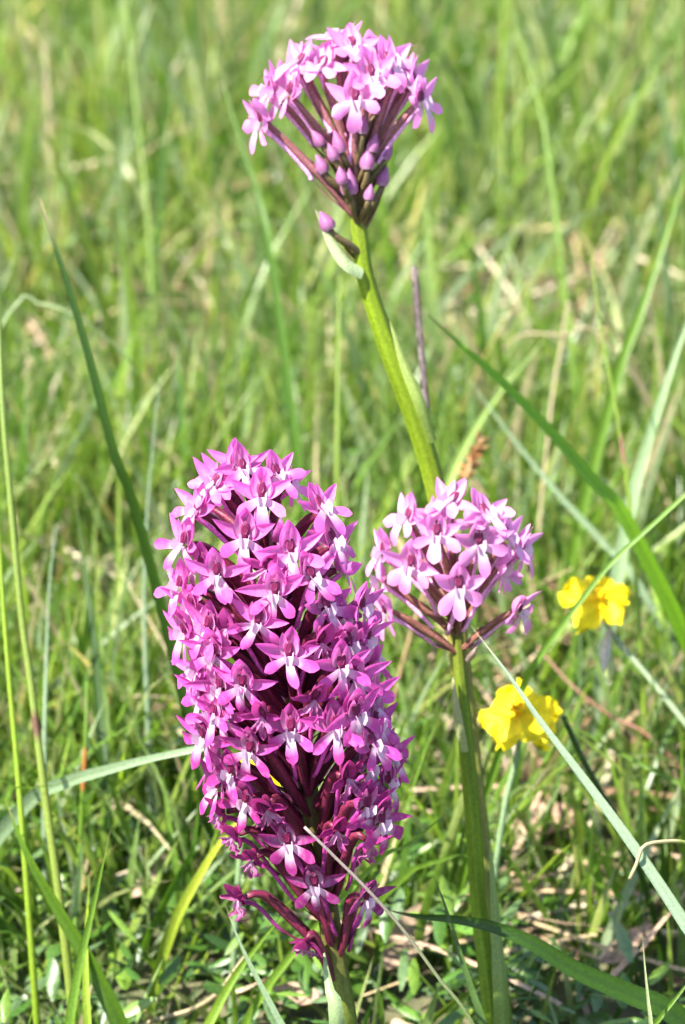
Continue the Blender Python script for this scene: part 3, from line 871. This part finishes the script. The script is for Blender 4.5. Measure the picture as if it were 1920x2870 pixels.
# ------------------------------------------------------------------ seed heads
def seedhead_dark():
    pts = [P(950, 612, .725), P(955, 700, .722), P(966, 820, .72), P(980, 985, .718), P(1004, 1150, .717), P(1048, 1480, .715), P(1100, 1900, .713), P(1130, 2150, .711)]
    pts += to_ground(pts[-2], pts[-1])
    base = pts[-1].copy()
    root = empty("grass_seed_head", base)
    tag(root, "slim dark purple grass seed spike standing right of the tall orchid's stem", "seed head")
    inv = Matrix.Translation(-base)
    mb = MB(); tube(mb, spline(pts[3:], 30)[::-1], lambda t: .0009, lambda t, a: (0.25, 0.30, 0.18), 7)
    link("stalk", mb.mesh("stalk", M_STEM, inv), root)
    sp = spline(pts[:4], 46)
    mb = MB(); tube(mb, sp[::-1], lambda t: .0007, lambda t, a: (0.09, 0.07, 0.065), 6)
    link("rachis", mb.mesh("rachis", M_LITTER, inv), root)
    for i in range(2, 40):
        p = sp[i]; ax = (sp[i - 1] - sp[i + 1]).normalized()
        sd = 1 if i % 2 else -1
        o = Vector((sd * .0004, -.0002, 0))
        m = MB()
        c = random.choice([(0.025, 0.014, 0.022), (0.07, 0.045, 0.055), (0.045, 0.026, 0.036), (0.13, 0.10, 0.10)])
        tube(m, [p + o, p + o * 1.6 + ax * .0012, p + o * 1.2 + ax * .003], lambda t: .0005 * (1 - .75 * t), lambda t, a: c, 6)
        link("spikelet", m.mesh("spikelet", M_LITTER, inv), root)
seedhead_dark()

def seedhead_brown():
    pts = [P(1104, 1000, .80), P(1085, 1060, .80), P(1062, 1105, .80)]
    pts += to_ground(pts[-2], pts[-1])
    base = pts[-1].copy()
    root = empty("grass_seed_head", base)
    tag(root, "ragged brown seed head just above the small pink orchid head", "seed head")
    inv = Matrix.Translation(-base)
    mb = MB(); tube(mb, spline(pts, 20)[::-1], lambda t: .0007, lambda t, a: (0.24, 0.17, 0.08), 6)
    link("stalk", mb.mesh("stalk", M_LITTER, inv), root)
    sp = spline(pts[:3], 20)
    for i in range(36):
        p = sp[random.randrange(1, 19)]
        dv = Vector((random.uniform(-1, 1), random.uniform(-1, 1), random.uniform(.2, 1.4))).normalized()
        m = MB(); c = random.choice([(0.20, 0.09, 0.03), (0.10, 0.05, 0.02), (0.30, 0.17, 0.07)])
        tube(m, [p, p + dv * .0018, p + dv * .0042], lambda t: .0008 * math.sin(math.pi * (.15 + .8 * t)), lambda t, a: c, 5)
        link("spikelet", m.mesh("spikelet", M_LITTER, inv), root)
seedhead_brown()

# ------------------------------------------------------------------ yellow flowers
def yellow_flower(centre, yaw, el, roll, size, stem_pts, label, stemcol, drops=(0,) * 5, bud=None):
    base = Vector(stem_pts[-1]).copy()
    root = empty("yellow_flower", base)
    tag(root, label, "flower", "yellow flowers")
    F = face_vec(yaw, el)
    X = Vector((0, 0, 1)).cross(F).normalized(); Z = F.cross(X) if F.cross(X).z > 0 else X.cross(F)
    for k in range(5):
        a = roll + 2 * math.pi * k / 5
        d = X * math.cos(a) + Z * math.sin(a); s = Z * math.cos(a) - X * math.sin(a)
        rows, cols = [], []
        rr = random.Random(k + int(size * 1e6))
        ph = rr.uniform(0, 6)
        for i in range(10):
            t = i / 9
            wv = size * 0.40 * (0.20 + 1.0 * math.sin(math.pi * 0.5 * min(1, t * 1.15)) ** 1.1) * (math.sqrt(max(0, 1 - ((t - .72) / .29) ** 2)) if t > .72 else 1)
            row, cr = [], []
            for j in range(9):
                q = -1 + j / 4
                f = 0.30 * t - (0.55 + drops[k]) * t * t + 0.30 * t * math.sin(4 * q + ph + 4 * t) + 0.17 * t * math.sin(8 * q + 2 * ph + 5 * t)
                rim = (1 + 0.08 * math.sin(7 * q + ph)) * (1.0 + 0.16 * math.sin(3.1 * k + ph))
                row.append(centre + d * (size * t * rim * (1 - .12 * q * q)) + s * (q * wv) + F * (f * size * .6 + .12 * wv * q * q))
                cr.append(lerp3((0.72, 0.46, 0.0), (0.74, 0.58, 0.008), min(1, t * 2.2)))
            rows.append(row); cols.append(cr)
        m = MB(); m.grid(rows, cols)
        link("petal", m.mesh("petal", M_YELLOW, Matrix.Translation(-base)), root)
    # stamens
    for i in range(22):
        a = random.uniform(0, 6.28); r = random.uniform(0, .0022)
        p0 = centre + F * .0003
        p1 = centre + X * (math.cos(a) * r) + Z * (math.sin(a) * r) + F * random.uniform(.002, .0034)
        m = MB(); tube(m, [p0, p0.lerp(p1, .6), p1, p1 + F * .0006], lambda t: .00015 if t < .6 else .00038, lambda t, a_: (0.75, 0.40, 0.0), 5)
        link("stamen", m.mesh("stamen", M_YELLOW, Matrix.Translation(-base)), root)
    # calyx
    for k in range(3):
        a = roll + .5 + 2 * math.pi * k / 3
        d = X * math.cos(a) + Z * math.sin(a); s = Z * math.cos(a) - X * math.sin(a)
        rows, cols = [], []
        for i in range(6):
            t = i / 5; wv = size * .22 * math.sin(math.pi * (.2 + .78 * t))
            rows.append([centre - F * (.0022 - .003 * t * t * .3) + d * (size * .5 * t) + s * (q * wv) - F * .0006 * (1 - q * q) for q in (-1, 0, 1)])
            cols.append([(0.25, 0.27, 0.12)] * 3)
        m = MB(); m.grid(rows, cols)
        link("sepal", m.mesh("sepal", M_COVER, Matrix.Translation(-base)), root)
    m = MB()
    tube(m, spline([centre - F * .0015] + list(stem_pts), 24)[::-1], lambda t: .0011 - .0003 * t, lambda t, a_: stemcol, 7)
    link("stem", m.mesh("stem", M_STEM, Matrix.Translation(-base)), root)
    if bud:
        for (tp, rt, w_, c) in bud:
            m = MB(); sp = spline([rt, rt.lerp(tp, .5), tp], 10)
            tube(m, sp, lambda t: w_ * math.sin(math.pi * (.08 + .9 * t)) ** .8, lambda t, a_: c, 8, 3, .15, 1.5)
            link("bud", m.mesh("bud", M_COVER, Matrix.Translation(-base)), root)
d = .735
c1 = P(1372, 1372, d)
yellow_flower(c1, math.radians(20), math.radians(58), 0.05, .0100,
  [P(1400, 1450, d + .006), P(1480, 1545, d + .004), P(1560, 1645, d), P(1620, 1730, d)] + to_ground(P(1560, 1645, d), P(1620, 1730, d)),
  "yellow five petalled flower with a green blade across it, the upper one on the right", (0.19, 0.24, 0.14), (-.3, .2, .4, .1, -.3),
  bud=[(P(1382, 1540, d), P(1392, 1440, d + .004), .0017, (0.36, 0.32, 0.25)), (P(1395, 1560, d + .004), P(1400, 1500, d + .006), .0015, (0.34, 0.36, 0.12))])
d = .695
c2 = P(1184, 1638, d)
yellow_flower(c2, math.radians(-20), math.radians(74), 0.62, .0118,
  [P(1186, 1720, d + .006), P(1165, 1800, d + .006), P(1150, 1880, d + .005)] + to_ground(P(1165, 1800, d + .006), P(1150, 1880, d + .005)),
  "crumpled yellow flower beside the middle orchid's stem, the lower one on the right", (0.13, 0.19, 0.09), (.1, -.2, .1, .3, -.1))
d = .70
c3 = P(590, 1770, d)
yellow_flower(c3, math.radians(10), math.radians(45), .2, .0070,
  [P(560, 1850, d + .004), P(550, 1950, d + .003)] + to_ground(P(560, 1850, d + .004), P(550, 1950, d + .003)),
  "yellow flower almost hidden behind the magenta spike, showing only through its gaps", (0.13, 0.19, 0.09), (.2, .4, .1, .3, .4))

# ------------------------------------------------------------------ dry leaves on the ground
def dry_leaf(px, py, L, W, rot, tilt, col, label):
    g = ground_at(px, py, 0.012)
    m = MB(); rows, cols = [], []
    for i in range(11):
        t = i / 10
        wv = W * .5 * math.sin(math.pi * (.06 + .90 * t)) ** .8
        row, cr = [], []
        for j in range(7):
            q = -1 + j / 3
            row.append(Vector(((t - .5) * L, q * wv, .22 * L * (t - .5) ** 2 * 2 + .5 * wv * q * q + .02 * L * math.sin(9 * t + 4 * q))))
            k = .85 + .25 * random.random() - (.25 if j == 3 else 0)
            cr.append(tuple(c * k for c in col))
        rows.append(row); cols.append(cr)
    m.grid(rows, cols)
    o = link("dry_leaf", m.mesh("dry_leaf", M_LITTER))
    o.location = g; o.rotation_euler = (tilt, math.radians(-18), rot)
    return tag(o, label, "dry leaf", "dry leaves on the ground")
dry_leaf(1225, 1800, .028, .013, 1.2, .5, (0.32, 0.19, 0.13), "large pinkish dry leaf curled upright on the ground under the lower yellow flower")
dry_leaf(1262, 1890, .024, .013, -.3, .3, (0.33, 0.21, 0.15), "pinkish dry leaf lying below the upright one, right of the middle orchid's stem")
dry_leaf(1440, 2170, .020, .008, .5, .3, (0.30, 0.21, 0.15), "small tan dry leaf on the ground in the lower right")
dry_leaf(330, 2010, .018, .008, .9, .6, (0.36, 0.26, 0.19), "small pale dry leaf standing in the lower left grass")
dry_leaf(240, 1870, .022, .009, .2, .2, (0.34, 0.26, 0.19), "flat pale dry leaf on the left beneath the level glaucous blade")
dry_leaf(680, 2290, .020, .009, -.7, .3, (0.28, 0.20, 0.14), "tan dry leaf on the bottom edge just left of the magenta orchid's stem")
dry_leaf(930, 2150, .026, .011, 1.0, .4, (0.28, 0.20, 0.14), "brown dry leaf on the ground between the two orchid stems")

# ------------------------------------------------------------------ stuff: grass, ground cover, litter
def strip_mesh(name, root, tip_dir, bend_dir, h, width, bend, colr, colt, mat, seg=5, wshape='grass', fold=0.3, side=None):
    n = len(h)
    t = np.linspace(0, 1, seg + 1)
    if side is None:
        ang = rng.uniform(0, 2 * np.pi, n)
        side = np.stack([np.cos(ang), np.sin(ang), np.zeros(n)], 1)
    T = t[None, :, None]
    ctr = root[:, None, :] + tip_dir[:, None, :] * (h[:, None, None] * T * (1 - 0.25 * (bend[:, None, None] * T) ** 2)) + bend_dir[:, None, :] * (h[:, None, None] * bend[:, None, None] * T ** 2.2)
    # gravity droop for strongly bent ones
    ctr[:, :, 2] -= (h[:, None] * np.maximum(0, bend[:, None] - 0.35) * (t[None, :] ** 3) * 0.9)
    ctr[:, :, 2] = np.maximum(ctr[:, :, 2], 0.001)
    if wshape == 'grass':
        ws = np.clip(0.7 + 0.6 * t, 0, 1) * (1 - np.clip((t - 0.25) / 0.75, 0, 1) ** 1.8) + 0.02
    elif wshape == 'straw':
        ws = np.full_like(t, 0.8)
    else:
        ws = np.sin(np.pi * (0.05 + 0.9 * t)) ** 0.8
    hw = width[:, None, None] * 0.5 * ws[None, :, None]
    tw = rng.uniform(-0.9, 0.9, n)[:, None] * t[None, :]
    nrm = np.cross(side, tip_dir); nrm /= (np.linalg.norm(nrm, axis=1, keepdims=True) + 1e-9)
    sd = side[:, None, :] * np.cos(tw)[..., None] + nrm[:, None, :] * np.sin(tw)[..., None]
    nn = nrm[:, None, :] * np.cos(tw)[..., None] - side[:, None, :] * np.sin(tw)[..., None]
    L = ctr - sd * hw + nn * hw * fold
    R = ctr + sd * hw + nn * hw * fold
    V = np.stack([L, ctr, R], 2).reshape(-1, 3)
    C = (colr[:, None, :] * (1 - T) + colt[:, None, :] * T)
    C = np.repeat(C[:, :, None, :], 3, 2)
    C[:, :, 1, :] *= 0.88
    C = np.concatenate([C.reshape(-1, 3), np.ones((n * (seg + 1) * 3, 1))], 1)
    vb = np.arange(n)[:, None, None] * (seg + 1) * 3 + np.arange(seg)[None, :, None] * 3 + np.arange(2)[None, None, :]
    F = np.stack([vb, vb + 1, vb + 4, vb + 3], -1).reshape(-1, 4)
    me = bpy.data.meshes.new(name)
    me.vertices.add(len(V)); me.vertices.foreach_set("co", V.astype(np.float32).ravel())
    me.loops.add(F.size); me.loops.foreach_set("vertex_index", F.astype(np.int32).ravel())
    me.polygons.add(len(F))
    me.polygons.foreach_set("loop_start", np.arange(0, F.size, 4, dtype=np.int32))
    me.polygons.foreach_set("loop_total", np.full(len(F), 4, dtype=np.int32))
    me.polygons.foreach_set("use_smooth", np.ones(len(F), dtype=bool))
    me.update(calc_edges=True)
    a = me.color_attributes.new("Col", 'FLOAT_COLOR', 'POINT')
    a.data.foreach_set("color", C.astype(np.float32).ravel())
    me.materials.append(mat)
    o = link(name, me)
    o["kind"] = "stuff"
    return o

PAL = np.array([(0.110, 0.195, 0.022), (0.050, 0.108, 0.012), (0.190, 0.270, 0.040), (0.240, 0.305, 0.160), (0.170, 0.245, 0.075), (0.43, 0.34, 0.21), (0.33, 0.36, 0.15)])
def pick_cols(n, probs):
    k = rng.choice(len(PAL), n, p=probs)
    c = PAL[k] * rng.uniform(0.75, 1.25, (n, 1))
    return c

def fov_half(y):
    return 0.10 + 0.165 * (y + 0.5438) / 0.6 * 0.6

clear = []
for (px, py, r) in ((1250, 830, .10), (1235, 1850, .05), (1262, 1900, .05), (240, 900, .07), (1440, 2170, .035), (1200, 1560, .05), (300, 1450, .05), (1350, 1560, .05)):
    g = ground_at(px, py); clear.append((g.x, g.y, r))

def scatter(n, y0, y1, ypow, wide):
    y = y0 + (y1 - y0) * rng.uniform(0, 1, n) ** ypow
    x = rng.uniform(-1, 1, n) * (0.13 + 0.17 * (y + 0.5438)) * wide
    return x, y

def keep_mask(x, y, strength=0.8):
    m = np.ones(len(x), bool)
    u = rng.uniform(0, 1, len(x))
    for (cx, cy, r) in clear:
        m &= ~(((x - cx) ** 2 + (y - cy) ** 2 < r * r) & (u < strength))
    return m

def make_grass(name, label, n, y0, y1, ypow, wide, hmin, hmax, wmin, wmax, probs, seg, lean=0.30, strength=.75, clump=0.0, hole=False):
    x, y = scatter(n, y0, y1, ypow, wide)
    if clump:
        nc = max(4, n // 14)
        cx, cy = scatter(nc, y0, y1, ypow, wide)
        k = rng.integers(0, nc, n)
        use = rng.uniform(0, 1, n) < clump
        x = np.where(use, cx[k] + rng.normal(0, .012, n), x); y = np.where(use, cy[k] + rng.normal(0, .012, n), y)
    m = keep_mask(x, y, strength) & (y > y0 - .01)
    if hole: m &= ~((y < 1.7) & (np.abs(x) < (0.13 + 0.17 * (y + 0.5438)) * 1.2))
    x, y = x[m], y[m]; n = len(x)
    h = hmin + (hmax - hmin) * rng.beta(1.6, 2.6, n)
    az = rng.uniform(0, 2 * np.pi, n); ln = np.abs(rng.normal(0, lean, n))
    td = np.stack([np.cos(az) * ln + 0.05, np.sin(az) * ln, np.ones(n)], 1); td /= np.linalg.norm(td, axis=1, keepdims=True)
    bz = az + rng.normal(0, .6, n)
    bd = np.stack([np.cos(bz), np.sin(bz), np.zeros(n)], 1)
    bend = np.abs(rng.normal(0.12, 0.25, n))
    cr = pick_cols(n, probs); ct = cr * rng.uniform(0.9, 1.25, (n, 1))
    dry = rng.uniform(0, 1, n) < .12
    ct[dry] = ct[dry] * .5 + np.array([0.34, 0.28, 0.13]) * .5
    wd = rng.uniform(wmin, wmax, n)
    root = np.stack([x, y, np.full(n, -.003)], 1)
    o = strip_mesh(name, root, td, bd, h, wd, bend, cr, ct, M_GRASS, seg)
    o["label"] = label; o["category"] = "grass"
    return o

PR = [.21, .14, .22, .15, .12, .09, .07]
PB = [.22, .20, .16, .18, .11, .08, .05]
make_grass("grass", "dense sunlit meadow grass filling the background behind the orchids", 26000, 0.14, 1.75, 1.05, 1.25, .020, .105, .0013, .0040, PR, 5, lean=.42, clump=.5)
make_grass("broad_grass", "longer broad grass blades standing among the short meadow grass", 2600, 0.40, 1.7, 0.95, 1.25, .06, .18, .0024, .0060, PB, 6, lean=.24, clump=.5)
make_grass("low_grass", "thick green grass close behind the orchid stems", 10000, 0.06, 0.50, 1.0, 1.3, .022, .100, .0012, .0036, [.34, .24, .16, .09, .12, .03, .02], 5, lean=.36, strength=.5)
make_grass("near_grass", "short grass at the bottom edge below the flowers", 3000, -0.08, 0.16, 1.0, 1.5, .012, .050, .0010, .0034, [.30, .30, .14, .07, .12, .04, .03], 5, lean=.5, strength=.3)
make_grass("far_grass", "meadow grass stretching away behind and beside the orchids", 14000, -0.4, 7.0, 1.0, 4.2, .04, .14, .003, .007, PR, 3, clump=.4, hole=True)

# low leafy plants
def leaf_cover(n, y0, y1, wide, name, label, lmin, lmax, zmax):
    x, y = scatter(n, y0, y1, 1.0, wide)
    nc = n // 9
    cx, cy = scatter(nc, y0, y1, 1.0, wide); k = rng.integers(0, nc, n)
    x = cx[k] + rng.normal(0, .008, n); y = cy[k] + rng.normal(0, .008, n)
    m = keep_mask(x, y, .85); x, y, k = x[m], y[m], k[m]; n = len(x)
    z = rng.uniform(.002, zmax, nc)[k] * rng.uniform(.3, 1, n) + .002
    az = rng.uniform(0, 2 * np.pi, n); elv = rng.uniform(-.1, .8, n)
    td = np.stack([np.cos(az) * np.cos(elv), np.sin(az) * np.cos(elv), np.sin(elv)], 1)
    side = np.stack([-np.sin(az), np.cos(az), np.zeros(n)], 1)
    L = rng.uniform(lmin, lmax, n)
    pal = np.array([(0.040, 0.100, 0.010), (0.060, 0.130, 0.014), (0.10, 0.175, 0.020), (0.075, 0.13, 0.045), (0.025, 0.062, 0.010)])
    c = pal[rng.integers(0, 5, n)] * rng.uniform(.8, 1.2, (n, 1))
    o = strip_mesh(name, np.stack([x, y, z], 1), td, np.tile([[0, 0, -1.0]], (n, 1)), L, L * rng.uniform(.15, .36, n), rng.uniform(0, .3, n), c, c * 1.1, M_COVER, 5, 'leaf', .35, side)
    o["label"] = label; o["category"] = "ground cover"
leaf_cover(6500, -0.06, 0.55, 1.4, "ground_cover", "small oval green leaves of low plants covering the ground between the grasses", .006, .016, .035)
leaf_cover(2600, -0.09, 0.14, 1.5, "near_ground_cover", "small green leaves of low plants along the bottom edge", .006, .015, .030)
leaf_cover(5000, 0.5, 1.8, 1.2, "far_ground_cover", "small green leaves of low plants among the farther grass", .008, .020, .04)

# litter: broken straws and flakes
def litter(n, y0, y1, wide, name, label, lmin, lmax, wmin, wmax, shape):
    x, y = scatter(n, y0, y1, 1.0, wide)
    # denser in the clearings
    for (cx, cy, r) in clear:
        k = int(n * .018)
        x = np.concatenate([x, cx + rng.normal(0, r * .7, k)]); y = np.concatenate([y, cy + rng.normal(0, r * .7, k)])
    n = len(x)
    az = rng.uniform(0, 2 * np.pi, n); elv = np.abs(rng.normal(0, .25, n))
    td = np.stack([np.cos(az) * np.cos(elv), np.sin(az) * np.cos(elv), np.sin(elv)], 1)
    side = np.stack([-np.sin(az), np.cos(az), np.zeros(n)], 1)
    L = rng.uniform(lmin, lmax, n)
    pal = np.array([(0.36, 0.27, 0.15), (0.27, 0.19, 0.11), (0.40, 0.28, 0.19), (0.15, 0.09, 0.05), (0.43, 0.36, 0.25)])
    c = pal[rng.integers(0, 5, n)] * rng.uniform(.75, 1.2, (n, 1))
    o = strip_mesh(name, np.stack([x, y, rng.uniform(.001, .018, n)], 1), td, np.stack([np.cos(az + 1.5), np.sin(az + 1.5), np.zeros(n)], 1), L, rng.uniform(wmin, wmax, n), rng.uniform(0, .3, n), c, c, M_LITTER, 4, shape, .3, side)
    o["label"] = label; o["category"] = "litter"
litter(650, -0.06, 1.8, 1.3, "dry_straws", "tan broken straws lying among the grass", .012, .060, .0010, .0026, 'straw')
litter(420, -0.06, 1.6, 1.4, "leaf_litter", "pinkish brown flakes of dead leaf on the ground", .005, .016, .003, .007, 'leaf')
litter(900, 0.34, 1.5, 1.2, "meadow_straws", "pale dead straws caught in the meadow grass behind the orchids", .03, .09, .0012, .0030, 'straw')
